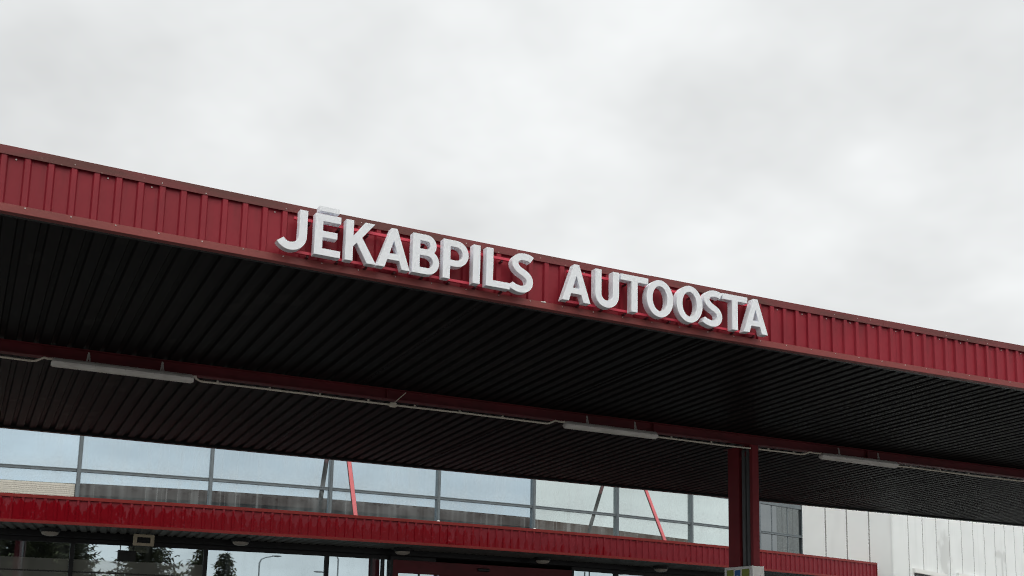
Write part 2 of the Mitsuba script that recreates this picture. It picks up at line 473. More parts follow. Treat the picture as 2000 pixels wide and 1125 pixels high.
# rear edge: gutter trim, and the folded rear face that the glazing mirrors
part(canopy, "rear_gutter", join([box(XA, XB, 20.44, 20.452, 5.105, 5.20), box(XA, XB, 20.452, 20.53, 5.105, 5.117), box(XA, XB, 20.53, 20.545, 5.105, 5.26)]), M_BLACK)
for i in range(12):
    a = XA + 3.0 * i
    prof = [(a, 0.0), (a + 0.05, -0.012), (a + 0.075, -0.012), (a + 0.125, 0.0), (a + 1.5, 0.0), (a + 3.0, 0.0)]
    part(canopy, "rear_fascia_sheet", sheet(prof, lambda s, h, t: np.c_[s, 20.56 - h, 5.19 + 0.29 * t]), M_REARTRIM)
part(canopy, "roof_deck", trimesh.Trimesh([[XA, 10.72, 5.985], [XB, 10.72, 5.985], [XB, 20.545, 5.44], [XA, 20.545, 5.44], [XA, 10.72, 5.93], [XB, 10.72, 5.93], [XB, 20.545, 5.40], [XA, 20.545, 5.40]],
     [[0, 1, 2], [0, 2, 3], [4, 6, 5], [4, 7, 6], [0, 4, 5], [0, 5, 1], [2, 6, 7], [2, 7, 3], [0, 3, 7], [0, 7, 4], [1, 5, 6], [1, 6, 2]], process=False), M_ROOF)
for sx in (XA, XB):
    part(canopy, "end_fascia", box(sx - 0.02, sx + 0.02, 10.70, 20.54, 5.12, 5.44), M_RED)
# the longitudinal beam: a rolled I-section
zb = float(zsoff(20, YBEAM)) - 0.002
bm = [box(XA, XB, 14.985, 15.125, zb - 0.012, zb), box(XA, XB, 15.045, 15.060, zb - 0.145, zb - 0.012), box(XA, XB, 14.985, 15.125, zb - 0.158, zb - 0.145)]
for i in range(30):
    x = -5 + 1.15 * i
    bm.append(box(x, x + 0.012, 14.99, 15.045, zb - 0.145, zb - 0.012)) if i % 4 == 1 else None
part(canopy, "beam", join(bm), M_STEEL)

# ------------------------------------------------------------------ columns: two red posts with drain pipes between them


def column(x, label, group=None):
    t = thing("canopy_column", label, "column", group)
    zt = zb - 0.1585
    part(t, "post", join([cbox(x, x + 0.135, 14.985, 15.06, 0.14, zt, 0.004)]), M_COLUMN)
    part(t, "post", cbox(x, x + 0.135, 15.36, 15.66, 0.14, zt, 0.006), M_COLUMN)
    part(t, "web_plate", box(x + 0.105, x + 0.115, 15.06, 15.36, 0.15, zt - 0.001), M_BLACK)
    for y, r in ((15.15, 0.042), (15.27, 0.045)):
        part(t, "drain_pipe", tube([(x + 0.056, y, 0.15), (x + 0.056, y, 1.6), (x + 0.056, y, 3.2), (x + 0.056, y, zt - 0.16), (x + 0.056, y, zt - 0.06)], r, 14), M_PIPE, smooth=40)
    part(t, "head_plate", box(x - 0.05, x + 0.185, 14.97, 15.70, zt - 0.012, zt - 0.0005), M_STEEL)
    part(t, "head_bracket", join([bar((x + 0.04, 15.5, zt - 0.30), (x + 0.04, 15.0 + 0.02, zt - 0.03), 0.012, 0.06)]), M_STEEL)
    part(t, "base_plate", box(x - 0.06, x + 0.2, 14.93, 15.72, 0.142, 0.156), M_STEEL)
    return t


XC = 11.935
column(XC, "dark red double-post canopy column with grey drain pipes between the posts, picture sign below")
for x in (XC - 13.36, XC + 13.36):
    column(x, "dark red canopy column standing outside the picture, seen only mirrored in the glazing", "columns out of view")

# box sign round the column
sg = thing("column_sign", "white box sign with green and blue squares wrapped round the red canopy column", "sign")
sx0, sx1, sy0, sy1, sz0, sz1 = XC - 0.065, XC + 0.165, 14.93, 15.69, 2.05, 3.055
part(sg, "board", join([box(sx0, sx0 + 0.018, sy0, sy1, sz0, sz1), box(sx0 + 0.018, sx1 - 0.018, sy0, sy0 + 0.018, sz0, sz1 - 0.004),
                        box(sx1 - 0.018, sx1, sy0, sy1, sz0, sz1), box(sx0 + 0.018, sx1 - 0.018, sy1 - 0.018, sy1, sz0, sz1 - 0.004)]), M_SIGNW)
part(sg, "edge_strip", join([box(sx0 - 0.004, sx0 + 0.012, sy0 - 0.004, sy0 + 0.012, sz0, sz1 + 0.003), box(sx1 - 0.012, sx1 + 0.004, sy0 - 0.004, sy0 + 0.012, sz0, sz1 + 0.003)]), M_WHITE)


def signpatch(y0, y1, z0, z1, x=None):
    g = sbox(y0 + .02, z0 + .02, y1 - .02, z1 - .02).buffer(0.02)
    m = trimesh.creation.extrude_polygon(g, 0.002, engine="earcut")
    v = m.vertices.copy()
    m.vertices = np.c_[sx0 - 0.001 - v[:, 2], v[:, 0], v[:, 1]]
    return m


for r in range(3):
    z1 = sz1 - 0.045 - r * 0.33
    part(sg, "green_square", signpatch(15.02, 15.22, z1 - 0.26, z1), M_GREEN)
    part(sg, "green_square", signpatch(15.44, 15.63, z1 - 0.26, z1), M_GREEN)
    b = part(sg, "blue_square", signpatch(15.26, 15.41, z1 - 0.27, z1 - 0.01), M_BLUE)
    ring = trimesh.creation.extrude_polygon(Polygon([(0.055 * math.cos(a), 0.055 * math.sin(a)) for a in np.linspace(0, 2 * np.pi, 24)], [[(0.035 * math.cos(a), 0.035 * math.sin(a)) for a in np.linspace(0, 2 * np.pi, 24)]]), 0.002, engine="earcut")
    v = ring.vertices.copy()
    ring.vertices = np.c_[sx0 - 0.0035 - v[:, 2], v[:, 0] + 15.335, v[:, 1] + z1 - 0.15]
    part(b, "ring", ring, M_PALEBLUE)

# ------------------------------------------------------------------ letters


def arc(cx, cy, rx, ry, a0, a1, n=22):
    return [(cx + rx * math.cos(math.radians(a)), cy + ry * math.sin(math.radians(a))) for a in np.linspace(a0, a1, n)]


def stroke(pts, w):
    return LineString(pts).buffer(w / 2, cap_style="flat", join_style="round")


def rect(x0, y0, x1, y1):
    return sbox(x0, y0, x1, y1)


S_, B_ = 0.19, 0.165


def gJ():
    return stroke([(0.535, 1.0), (0.535, 0.37)] + arc(0.25, 0.37, 0.285, 0.285, 0, -147), S_)


def gE(mac=False):
    g = unary_union([rect(0, 0, S_, 1), rect(0.1, 0, 0.63, B_), rect(0.1, 1 - B_, 0.62, 1), rect(0.1, 0.44, 0.545, 0.44 + 0.155)])
    return g


def gK():
    clip = rect(-0.1, 0, 1.2, 1)
    a = Polygon([(0.17, 0.34), (0.17, 0.585), (0.475, 1.0), (0.715, 1.0), (0.36, 0.55)])
    b = Polygon([(0.24, 0.53), (0.40, 0.62), (0.775, 0.0), (0.545, 0.0)])
    return unary_union([rect(0, 0, S_, 1), a, b]).intersection(clip)


def gA():
    return Polygon([(0, 0), (0.345, 1), (0.495, 1), (0.845, 0), (0.64, 0), (0.573, 0.205), (0.265, 0.205), (0.20, 0)], [[(0.318, 0.36), (0.522, 0.36), (0.42, 0.70)]])


def gB():
    u = stroke([(0.05, 0.92), (0.355, 0.92)] + arc(0.355, 0.735, 0.185, 0.185, 90, -90) + [(0.05, 0.55)], 0.16)
    l = stroke([(0.05, 0.55), (0.39, 0.55)] + arc(0.385, 0.315, 0.235, 0.235, 90, -90) + [(0.05, 0.08)], 0.16)
    return unary_union([rect(0, 0, S_, 1), u, l])


def gP():
    return unary_union([rect(0, 0, S_, 1), stroke([(0.05, 0.92), (0.34, 0.92)] + arc(0.345, 0.665, 0.255, 0.255, 90, -90) + [(0.05, 0.41)], 0.16)])


def gI():
    return rect(0, 0, S_ + 0.005, 1)


def gL():
    return unary_union([rect(0, 0, S_, 1), rect(0.1, 0, 0.665, B_)])


def gS():
    from scipy.interpolate import splprep, splev
    p = np.array([(0.605, 0.875), (0.49, 0.925), (0.36, 0.932), (0.20, 0.885), (0.125, 0.75), (0.19, 0.615), (0.345, 0.52), (0.50, 0.42), (0.555, 0.265), (0.47, 0.115), (0.31, 0.065), (0.15, 0.09), (0.02, 0.15)])
    tck, _ = splprep(p.T, s=0)
    q = np.array(splev(np.linspace(0, 1, 60), tck)).T
    return LineString(q).buffer(0.088, cap_style="flat", join_style="round")


def gT():
    return unary_union([rect(0, 1 - B_, 0.865, 1), rect(0.335, 0, 0.53, 1)])


def gU():
    return stroke([(0.095, 1.0), (0.095, 0.355)] + arc(0.365, 0.355, 0.27, 0.275, 180, 360) + [(0.635, 0.355), (0.635, 1.0)], S_)


def gO():
    return Polygon(arc(0.43, 0.5, 0.43, 0.52, 0, 360, 49)[:-1], [arc(0.43, 0.5, 0.237, 0.352, 0, 360, 41)[:-1]])


LH, LBASE = 0.431, 5.489
LY0, LY1 = 10.488, 10.582                  # front and back of the letters


def letter_mesh(g, x, dz=0.0):
    g = affinity.scale(g, LH, LH, origin=(0, 0)).simplify(0.0006)
    tilt = math.atan(float(sag(x + 0.15) - sag(x)) / 0.15)
    ms = []
    for poly, d0, d1 in ((g, 0.0, LY1 - LY0),):
        for q in getattr(poly, "geoms", [poly]):
            m = trimesh.creation.extrude_polygon(q, d1 - d0, engine="earcut")
            m.vertices[:, 2] += d0
            ms.append(m)
    m = join(ms)
    v = m.vertices.copy()
    X, Z, Yd = v[:, 0], v[:, 1], v[:, 2]
    m.vertices = np.c_[x + X, LY1 - Yd, LBASE + dz + float(sag(x)) + Z + X * math.tan(tilt)]
    if m.volume < 0:
        m.invert()
    # faces and returns carry the same white, the returns a little duller
    return m


def sign(word, glyphs, label, x0, x1, macron=None):
    t = thing("letter_sign", label, "sign")
    for ch, fn, x in glyphs:
        part(t, "letter", letter_mesh(fn(), x), M_LETTER, label=f"white raised capital letter {ch}")
    if macron:
        part(t, "letter_accent", letter_mesh(affinity.scale(rect(0, 1.075, 0.49, 1.19), 1, 1), macron), M_LETTER, label="white macron bar above the letter E")
    for z in (5.862, 5.512):
        part(t, "rail", join([warp(box(a, a + (x1 - x0) / 6, 10.585, 10.618, z - 0.014, z + 0.014)) for a in np.linspace(x0, x1, 7)[:-1]]), M_RAIL, label="bright red mounting rail behind the letters")
    br = []
    for x in np.arange(x0 + 0.15, x1, 0.31):
        for z in (5.862, 5.512):
            br.append(warp(box(x, x + 0.022, 10.618, 10.69, z - 0.036, z - 0.0185)))
            br.append(warp(box(x, x + 0.022, 10.60, 10.6185, z - 0.036, z - 0.0145)))
    part(t, "brackets", join(br), M_BRACKET, kind="stuff")
    return t


sign("JEKABPILS", [("J", gJ, 2.560), ("E", gE, 2.910), ("K", gK, 3.232), ("A", gA, 3.572), ("B", gB, 3.962), ("P", gP, 4.308), ("I", gI, 4.655), ("L", gL, 4.812), ("S", gS, 5.104)],
     "raised white capital letters reading JĒKABPILS on the red canopy fascia", 2.72, 5.27, macron=2.945)
sign("AUTOOSTA", [("A", gA, 5.748), ("U", gU, 6.173), ("T", gT, 6.511), ("O", gO, 6.862), ("O", gO, 7.280), ("S", gS, 7.660), ("T", gT, 7.942), ("A", gA, 8.258)],
     "raised white capital letters reading AUTOOSTA on the red canopy fascia", 5.86, 8.50)

# ------------------------------------------------------------------ fluorescent lamps under the beam
LZ, LY = 5.040, 14.86


def lamp(x0, x1, label, drop=0.0):
    t = thing("fluorescent_lamp", label, "lamp", None)
    z = LZ
    up_ = [(y, zz) for y, zz in ((-0.062, 0.0), (-0.056, 0.03), (-0.038, 0.052), (0.038, 0.052), (0.056, 0.03), (0.062, 0.0))]
    lo_ = [(0.066, 0.004), (0.066, -0.012), (0.052, -0.040), (0.028, -0.056), (0.0, -0.06), (-0.028, -0.056), (-0.052, -0.040), (-0.066, -0.012), (-0.066, 0.004)]

    def prism(pr, a, b, inset=0.0):
        pts = [(x, LY + y * (1 - e), z + zz * (1 - e)) for x, e in ((a, 0.25), (a + 0.025, 0.0), (b - 0.025, 0.0), (b, 0.25)) for y, zz in pr]
        return trimesh.convex.convex_hull(np.array(pts))
    part(t, "housing", prism(up_, x0 + 0.01, x1 - 0.01), M_LAMPTOP, smooth=25)
    part(t, "diffuser", prism(lo_, x0, x1), M_LAMP, smooth=40)
    for fx in (0.25, 0.77):
        x = x0 + (x1 - x0) * fx
        part(t, "hanger", join([bar((x - 0.02, LY + 0.02, z + 0.05), (x, LY + 0.04, z + 0.19), 0.006, 0.022), bar((x + 0.02, LY + 0.02, z + 0.05), (x, LY + 0.04, z + 0.19), 0.006, 0.022),
                                box(x - 0.03, x + 0.03, LY - 0.02, LY + 0.05, z + 0.05, z + 0.057)]), M_LAMPTOP)
    part(t, "clips", join([box(x, x + 0.014, LY - 0.074, LY - 0.060, z - 0.006, z + 0.02) for x in np.linspace(x0 + 0.15, x1 - 0.15, 5)]), M_LAMPTOP, kind="stuff")
    return t


lamp(0.829, 2.585, "long grey fluorescent lamp under the canopy beam, the leftmost of three")
lamp(8.213, 9.915, "long grey fluorescent lamp under the canopy beam just left of the column")
lamp(13.33, 15.11, "long grey fluorescent lamp under the canopy beam right of the column")

# conduit along the beam
cd = thing("cable_conduit", "thin beige electrical conduit clipped along the canopy beam between the lamps", "conduit")
cz, cy_ = 5.055, 15.0


def run(a, b, bend_a=None, bend_b=None):
    pts = []
    if bend_a is not None:
        pts += [(bend_a, LY, 5.075), (bend_a + 0.05, LY + 0.03, 5.085), (a - 0.09, cy_ - 0.04, 5.080), (a - 0.04, cy_ - 0.01, cz + 0.008)]
    pts += [(a, cy_, cz)] + [(x, cy_, cz + 0.006 * math.sin(x * 2.1)) for x in np.arange(a + 0.6, b - 0.3, 0.8)] + [(b, cy_, cz)]
    if bend_b is not None:
        e = bend_b
        pts += [(b + 0.05 * (e - b) / 0.3, cy_ - 0.005, cz + 0.008), (b + (e - b) * 0.55, cy_ - 0.03, cz + 0.055), (b + (e - b) * 0.75, cy_ - 0.08, 5.088), (e, LY, 5.085)]
    return tube(pts, 0.0145, 8)


part(cd, "pipe", run(-6.0, 0.62, bend_b=0.86), M_CONDUIT, smooth=50)
part(cd, "pipe", run(2.72, 7.98, bend_a=2.57, bend_b=8.23), M_CONDUIT, smooth=50)
part(cd, "pipe", run(9.90, XC - 0.02), M_CONDUIT, smooth=50)
part(cd, "pipe", run(XC + 0.15, 13.0, bend_b=13.35), M_CONDUIT, smooth=50)
part(cd, "pipe", run(15.05, 30.0), M_CONDUIT, smooth=50)
part(cd, "clips", join([box(x - 0.012, x + 0.012, cy_ - 0.008, cy_ + 0.012, cz + 0.006, cz + 0.035) for x in list(np.arange(-5.6, 0.7, 0.72)) + list(np.arange(2.93, 7.9, 0.715)) + list(np.arange(10.3, 11.9, 0.8)) + [12.3, 12.85] + list(np.arange(15.6, 29, 0.75))]), M_CONDUIT, kind="stuff")
part(cd, "junction_box", cbox(5.40, 5.50, 14.965, 15.03, 5.02, 5.085, 0.01), M_CONDUIT)
part(cd, "strap", bar((5.46, 14.975, 5.08), (5.625, 14.955, 5.245), 0.026, 0.01), M_CONDUIT)

# ------------------------------------------------------------------ the bus station behind: gently bowed plan
CO = np.array([0.009, -0.161, 23.49])


def yf(x):
    return np.polyval(CO, x)


def nrm(x):
    s = np.polyval(np.polyder(CO), x)
    n = np.stack([-s, np.ones_like(np.asarray(s, float))], -1)
    return n / np.linalg.norm(n, axis=-1, keepdims=True)


def onarc(x, back):
    """A point at 'back' metres behind the entrance canopy's face, at the face's abscissa x."""
    x = np.asarray(x, float)
    n = nrm(x)
    return np.stack([x, yf(x)], -1) + n * np.asarray(back)[..., None]


ec = thing("entrance_canopy", "low dark red ribbed canopy band along the glazed front, streaked by rain", "canopy")
ZL0, ZL1 = 3.795, 4.35
XL, XR = -4.2, 24.42
narc = int((XR - XL) / 0.196)
xs_all = np.linspace(XL, XR, 146)            # rib boundaries


def arcmap(s, h, z):
    return np.c_[onarc(s, h), z]


nsheet = 29
for i in range(nsheet):
    a, b = XL + (XR - XL) * i / nsheet, XL + (XR - XL) * (i + 1) / nsheet
    p = (b - a) / 5
    prof = ribs(a, 5, p, 0.062 + rng.normal(0, .004), 0.040, 0.024)

    def tm(s, h, t):
        pts = arcmap(s, 0.032 + h, 3.83 + 0.475 * t)
        d = np.exp(-((s - 9.75) / 0.16) ** 2 - ((pts[:, 2] - 3.90) / 0.06) ** 2)
        pts[:, 1] += 0.035 * d * np.sin(s * 47)
        return pts
    part(ec, "fascia_sheet", sheet(prof, tm, ts=(0, 0.12, 0.2, 0.28, 1) if abs((a + b) / 2 - 9.75) < 1.2 else (0, 1)), M_WET)


def arcbar(x0, x1, b0, b1, z0, z1, n):
    xs = np.linspace(x0, x1, n)
    A, B = onarc(xs, np.full(n, b0)), onarc(xs, np.full(n, b1))
    v = np.vstack([np.c_[A, np.full(n, z0)], np.c_[B, np.full(n, z0)], np.c_[B, np.full(n, z1)], np.c_[A, np.full(n, z1)]])
    f = []
    for q in range(4):
        q2 = (q + 1) % 4
        for j in range(n - 1):
            a, b_, c, d = q * n + j, q2 * n + j, q2 * n + j + 1, q * n + j + 1
            f += [[a, b_, c], [a, c, d]]
    f += [[0, 3 * n, 2 * n], [0, 2 * n, n], [n - 1, 2 * n - 1, 3 * n - 1], [n - 1, 3 * n - 1, 4 * n - 1]]
    m = trimesh.Trimesh(v, f, process=False)
    trimesh.repair.fix_normals(m)
    return m


lc = np.linspace(XL, XR, 9)
for i in range(8):
    e = 0.002 * (i % 2)
    part(ec, "top_trim", arcbar(lc[i], lc[i + 1], -e, 0.42, 4.285, ZL1 - e, 10), M_WTRIM)
    part(ec, "bottom_trim", arcbar(lc[i], lc[i + 1], -e, 0.06, ZL0, 3.853, 10), M_WTRIM)
part(ec, "roof_deck", arcbar(XL, XR, 0.421, 1.96, 4.20, 4.27, 60), M_ROOF)
for i in range(nsheet):
    a, b = XL + (XR - XL) * i / nsheet, XL + (XR - XL) * (i + 1) / nsheet
    prof = [(s, -h) for s, h in ribs(a, 5, (b - a) / 5, 0.085, 0.05, 0.03)]
    part(ec, "soffit_sheet", sheet(prof, lambda s, h, t: np.c_[onarc(s, 0.065 + 1.6 * t), 3.815 + h]), M_SOFFIT2)
e0, e1 = onarc(XR, 0.0), onarc(XR, 1.96)
part(ec, "end_cap", bar((*(e0 + 0.0), (ZL0 + ZL1) / 2), (*(e1), (ZL0 + ZL1) / 2), 0.02, ZL1 - ZL0), M_WTRIM)
for x, zc in ((9.60, 0.02), (12.10, 0.018)):
    q = onarc(x, 0.36)
    m = trimesh.creation.icosphere(2, 0.036)
    m.vertices *= [1.25, 0.8, 1.35]
    m.vertices += 0.02 * (meshkit.fbm(m.vertices * 22 + x, 3)[:, None] - 0.5) * m.vertices / 0.06
    m.apply_translation((q[0], q[1], 4.35 + zc))
    if x < 11:
        part(ec, "sealant_lump", m, M_WHITE, smooth=True, label="pale lump of sealant on the canopy top edge")
    else:
        part(ec, "sealant_lump", m, M_WHITE, smooth=True)

# ---- building
bd = thing("bus_station_building", "glazed bus station with bowed front of blue-grey mirrored panes in grey frames", "building")
MX = [-8.65, -5.95, -3.25, -0.55, 2.146, 4.855, 7.554, 10.242, 12.899, 15.515, 18.172, 20.95, 23.0]
YG = lambda x: np.polyval(CO, x) + 2.0
MP = [np.array([x, YG(x)]) for x in MX]


def wallbar(p, q, off0, off1, z0, z1, e0=0.0, e1=0.0):
    """Box along p->q in plan, from off0 to off1 in front (-) or behind (+) of the line."""
    p, q = np.asarray(p, float), np.asarray(q, float)
    t = (q - p) / np.linalg.norm(q - p)
    n = np.array([-t[1], t[0]])
    p, q = p + t * e0, q - t * e1
    v = [(*(e + n * o), z) for e in (p, q) for o in (off0, off1) for z in (z0, z1)]
    return trimesh.convex.convex_hull(np.array(v))


def postat(p, half, off0, off1, z0, z1):
    return box(p[0] - half, p[0] + half, p[1] + off0, p[1] + off1, z0, z1)


RAILZ, HEADZ, SILLZ = 5.15, 5.985, 4.30
for i in range(len(MX) - 1):
    p, q = MP[i], MP[i + 1]
    last = i == len(MX) - 2
    w = part(bd, "clerestory_window", join([wallbar(p, q, -0.045, 0.05, HEADZ, HEADZ + 0.09), wallbar(p, q, -0.045, 0.05, SILLZ - 0.08, SILLZ)]), M_FRAME)
    part(w, "transom", join([wallbar(p, q, -0.050, 0.04, RAILZ - 0.034, RAILZ + 0.034, 0.042, 0.042), wallbar(p, q, -0.062, -0.050, RAILZ + 0.016, RAILZ + 0.030, 0.042, 0.042)]), M_FRAME)
    gl = "glass_grey" if last else ("glass_clerestory_grazing" if i >= 8 else "glass_clerestory")
    if i == 3:
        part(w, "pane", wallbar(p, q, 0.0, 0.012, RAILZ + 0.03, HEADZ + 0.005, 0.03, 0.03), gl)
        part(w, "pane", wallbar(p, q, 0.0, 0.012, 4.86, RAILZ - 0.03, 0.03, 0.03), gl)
        part(w, "louvre", join([wallbar(p, q, -0.02, 0.012, z, z + 0.036, 0.032, 0.05) for z in np.arange(4.30, 4.83, 0.042)] + [wallbar(p, q, 0.014, 0.02, 4.29, 4.86, 0.032, 0.05)]), M_LOUVRE, label="cream slatted louvre in the lower half of the window")
    else:
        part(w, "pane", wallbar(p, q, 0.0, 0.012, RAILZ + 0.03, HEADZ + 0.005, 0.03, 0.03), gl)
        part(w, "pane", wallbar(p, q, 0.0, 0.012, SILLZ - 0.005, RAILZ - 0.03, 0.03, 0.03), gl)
    if last:
        for fr in (0.30, 0.66):
            c = p + (q - p) * fr
            part(w, "glazing_bar", postat(c, 0.018, -0.012, -0.002, SILLZ, HEADZ), M_FRAME)
for i, p in enumerate(MP):
    part(bd, "mullion", join([postat(p, 0.040, -0.075, 0.06, SILLZ - 0.08, 6.09), postat(p, 0.022, -0.092, -0.075, SILLZ - 0.08, 6.09)]), M_FRAME)
# band between the two rows of glass, and the wall above
for i in range(len(MX) - 1):
    part(bd, "wall_panel", wallbar(MP[i], MP[i + 1], -0.03, 0.09, 6.078, 8.4), M_FRAME)
    part(bd, "spandrel_panel", wallbar(MP[i], MP[i + 1], -0.02, 0.09, 3.70, 4.215), M_BLACK)

# ground floor bays
DOOR0, DOOR1 = 9.15, 13.99
for i in range(len(MX) - 1):
    p, q = MP[i], MP[i + 1]
    if i in (7, 8):
        continue                              # the doors
    if i == 6:
        pass
    w = part(bd, "shop_window", join([wallbar(p, q, -0.03, 0.06, 3.60, 3.695), wallbar(p, q, -0.03, 0.06, 0.14, 0.30), postat(p, 0.045, -0.06, 0.07, 0.14, 3.60), postat(q, 0.043, -0.058, 0.068, 0.14, 3.60)]), M_BLACK)
    part(w, "pane", wallbar(p, q, 0.0, 0.010, 0.28, 3.61, 0.04, 0.04), "glass_ground_floor")
    if i in (3, 4):
        part(w, "privacy_film", join([wallbar(p, q, -0.004, -0.0005, 0.3, 2.985, 0.046, 0.046), wallbar(p, q, -0.004, -0.0005, 3.015, 3.265, 0.046, 0.046)]), "filmed_glass", label="grey translucent film over the lower part of the pane")
        part(w, "film_joint", wallbar(p, q, -0.005, -0.0005, 2.985, 3.015, 0.046, 0.046), M_GREYIN)
# bays 7 and 8: a jamb, then the red door portal
pD0 = np.array([9.10, YG(9.10)])
# short window left of the doors is split off bay 6 by a jamb post
ed = thing("entrance_door", "dark red framed sliding entrance door under the low canopy, sensor on its header", "door")
a, b = np.array([9.12, YG(9.12) - 0.06]), np.array([14.0, YG(14.0) - 0.12])
part(ed, "header", wallbar(a, b, -0.05, 0.12, 3.30, 3.60), M_STEEL)
part(ed, "header_rib", join([wallbar(a, b, -0.062, -0.050, 3.555, 3.60), wallbar(a, b, -0.058, -0.050, 3.30, 3.335)]), M_STEEL)
t_ = (b - a) / np.linalg.norm(b - a)
L_ = np.linalg.norm(b - a)
for s0, s1 in ((0.0, 0.14), (1.22, 1.36), (2.35, 2.47), (3.45, 3.57), (L_ - 0.14, L_)):
    part(ed, "jamb", wallbar(a + t_ * s0, a + t_ * s1, -0.04, 0.10, 0.14, 3.299), M_STEEL)
part(ed, "pane", wallbar(a + t_ * 0.14, a + t_ * 0.67, 0.0, 0.012, 0.2, 3.30), "glass_ground_floor")
part(ed, "glazing_bar", wallbar(a + t_ * 0.67, a + t_ * 0.70, -0.03, 0.03, 0.2, 3.299), M_BLACK)
part(ed, "pane", wallbar(a + t_ * 0.70, a + t_ * 1.22, 0.0, 0.012, 0.2, 3.30), "glass_ground_floor")
for s0, s1 in ((1.36, 2.35), (2.47, 3.45), (3.57, L_ - 0.14)):
    part(ed, "sliding_leaf_rail", wallbar(a + t_ * s0, a + t_ * s1, 0.0, 0.05, 3.10, 3.299), M_STEEL)
    part(ed, "pane", wallbar(a + t_ * s0, a + t_ * s1, 0.02, 0.03, 0.2, 3.10), "glass_ground_floor")
c = a + t_ * 2.36
part(ed, "sensor", cbox(c[0] - 0.16, c[0] + 0.16, c[1] - 0.11, c[1] - 0.05, 3.435, 3.515, 0.02), M_BLACK)
# glass between bay 6's end and the doors, and right of the doors
p, q = MP[7], np.array([DOOR0 - 0.03, YG(DOOR0)])
w = part(bd, "shop_window", join([wallbar(q, MP[7], 0.08, 0.12, 0.14, 3.69)]), M_BLACK)
w = part(bd, "shop_window", join([wallbar(b, MP[9], -0.03, 0.06, 3.60, 3.695), wallbar(b, MP[9], -0.03, 0.06, 0.14, 0.3), postat(b + np.array([0.03, 0.1]), 0.03, -0.16, 0.0, 0.14, 3.6), postat(b + t_ * 0.55, 0.012, -0.02, 0.0, 0.3, 3.6)]), M_BLACK)
part(w, "pane", wallbar(b + t_ * 0.05, MP[9], 0.005, 0.017, 0.28, 3.61, 0.0, 0.04), "glass_ground_floor")
# jamb left of the doors (black, floor to soffit)
part(bd, "door_post", wallbar(np.array([8.88, YG(8.88)]), np.array([8.93, YG(8.93)]), -0.06, 0.0, 0.14, 3.60), M_BLACK)
part(bd, "door_post", wallbar(np.array([9.06, YG(9.06)]), np.array([9.118, YG(9.118)]), -0.11, 0.0, 0.14, 3.69), M_BLACK)

# lintel beam under the entrance canopy
part(bd, "lintel_beam", join([arcbar(-8.4, 23.2, 1.68, 1.93, 3.70, 3.812, 50), arcbar(-8.4, 23.2, 1.66, 1.68, 3.75, 3.77, 50)]), M_BLACK)
# interior: floor slab, back wall, ceiling
part(bd, "upper_floor", arcbar(-8.4, 22.6, 2.12, 9.0, 3.72, 3.98, 40), M_GREYIN)
part(bd, "ceiling", arcbar(-8.4, 22.6, 2.12, 9.0, 6.10, 6.30, 40), M_GREYIN)
part(bd, "back_wall", arcbar(-8.4, 22.6, 9.0, 9.2, 0.0, 8.4, 40), M_GREYIN)
part(bd, "floor", arcbar(-8.4, 22.6, 2.12, 9.0, 0.02, 0.14, 40), M_GREYIN)
part(bd, "roof", arcbar(-8.7, 22.8, 2.10, 9.2, 8.4, 8.6, 40), M_ROOF)
part(bd, "end_wall", box(-8.72, -8.62, 27.6, 36.0, 0.0, 8.4), M_GREYIN)
part(bd, "end_wall", box(22.6, 22.75, 28.6, 34.6, 0.0, 8.4), M_GREYIN)

hs = thing("hanging_sign", "small dark rectangular board hanging in front of the shop window below the floodlight", "sign")
c = MP[4] + (MP[5] - MP[4]) * 0.40
part(hs, "board", box(c[0] - 0.19, c[0] + 0.17, c[1] - 0.16, c[1] - 0.12, 3.27, 3.49), M_BLACK)
part(hs, "rod", join([box(c[0] - 0.15, c[0] - 0.14, c[1] - 0.145, c[1] - 0.135, 3.49, 3.70), box(c[0] + 0.12, c[0] + 0.13, c[1] - 0.145, c[1] - 0.135, 3.49, 3.70)]), M_BLACK)

# ------------------------------------------------------------------ tie rods from the entrance canopy up to the wall
for x, b0, zt, lab in ((7.60, 0.20, 7.70, "salmon red tie rod slanting up to the glazed wall, the left one"), (15.90, 0.20, 7.60, "salmon red tie rod slanting up to the glazed wall, beside the column")):
    t = thing("tie_rod", lab, "rod")
    A, B = onarc(x, b0), onarc(x, 1.97)
    part(t, "bar", bar((*A, 4.352), (*B, zt), 0.085, 0.03), M_TIE)
    part(t, "rear_shade_strip", bar((*(A + nrm(x).reshape(-1) * 0.026), 4.36), (*(B - nrm(x).reshape(-1) * 0.006), zt + 0.004), 0.11, 0.016), M_TIEBACK)  # added dark strip, gives the bar a shaded side towards the glass
    part(t, "foot_plate", box(A[0] - 0.07, A[0] + 0.07, A[1] - 0.05, A[1] + 0.07, 4.35, 4.36), M_TIE)
    part(t, "wall_plate", box(B[0] - 0.08, B[0] + 0.08, B[1] - 0.05, B[1] + 0.01, zt - 0.15, zt + 0.15), M_TIE)

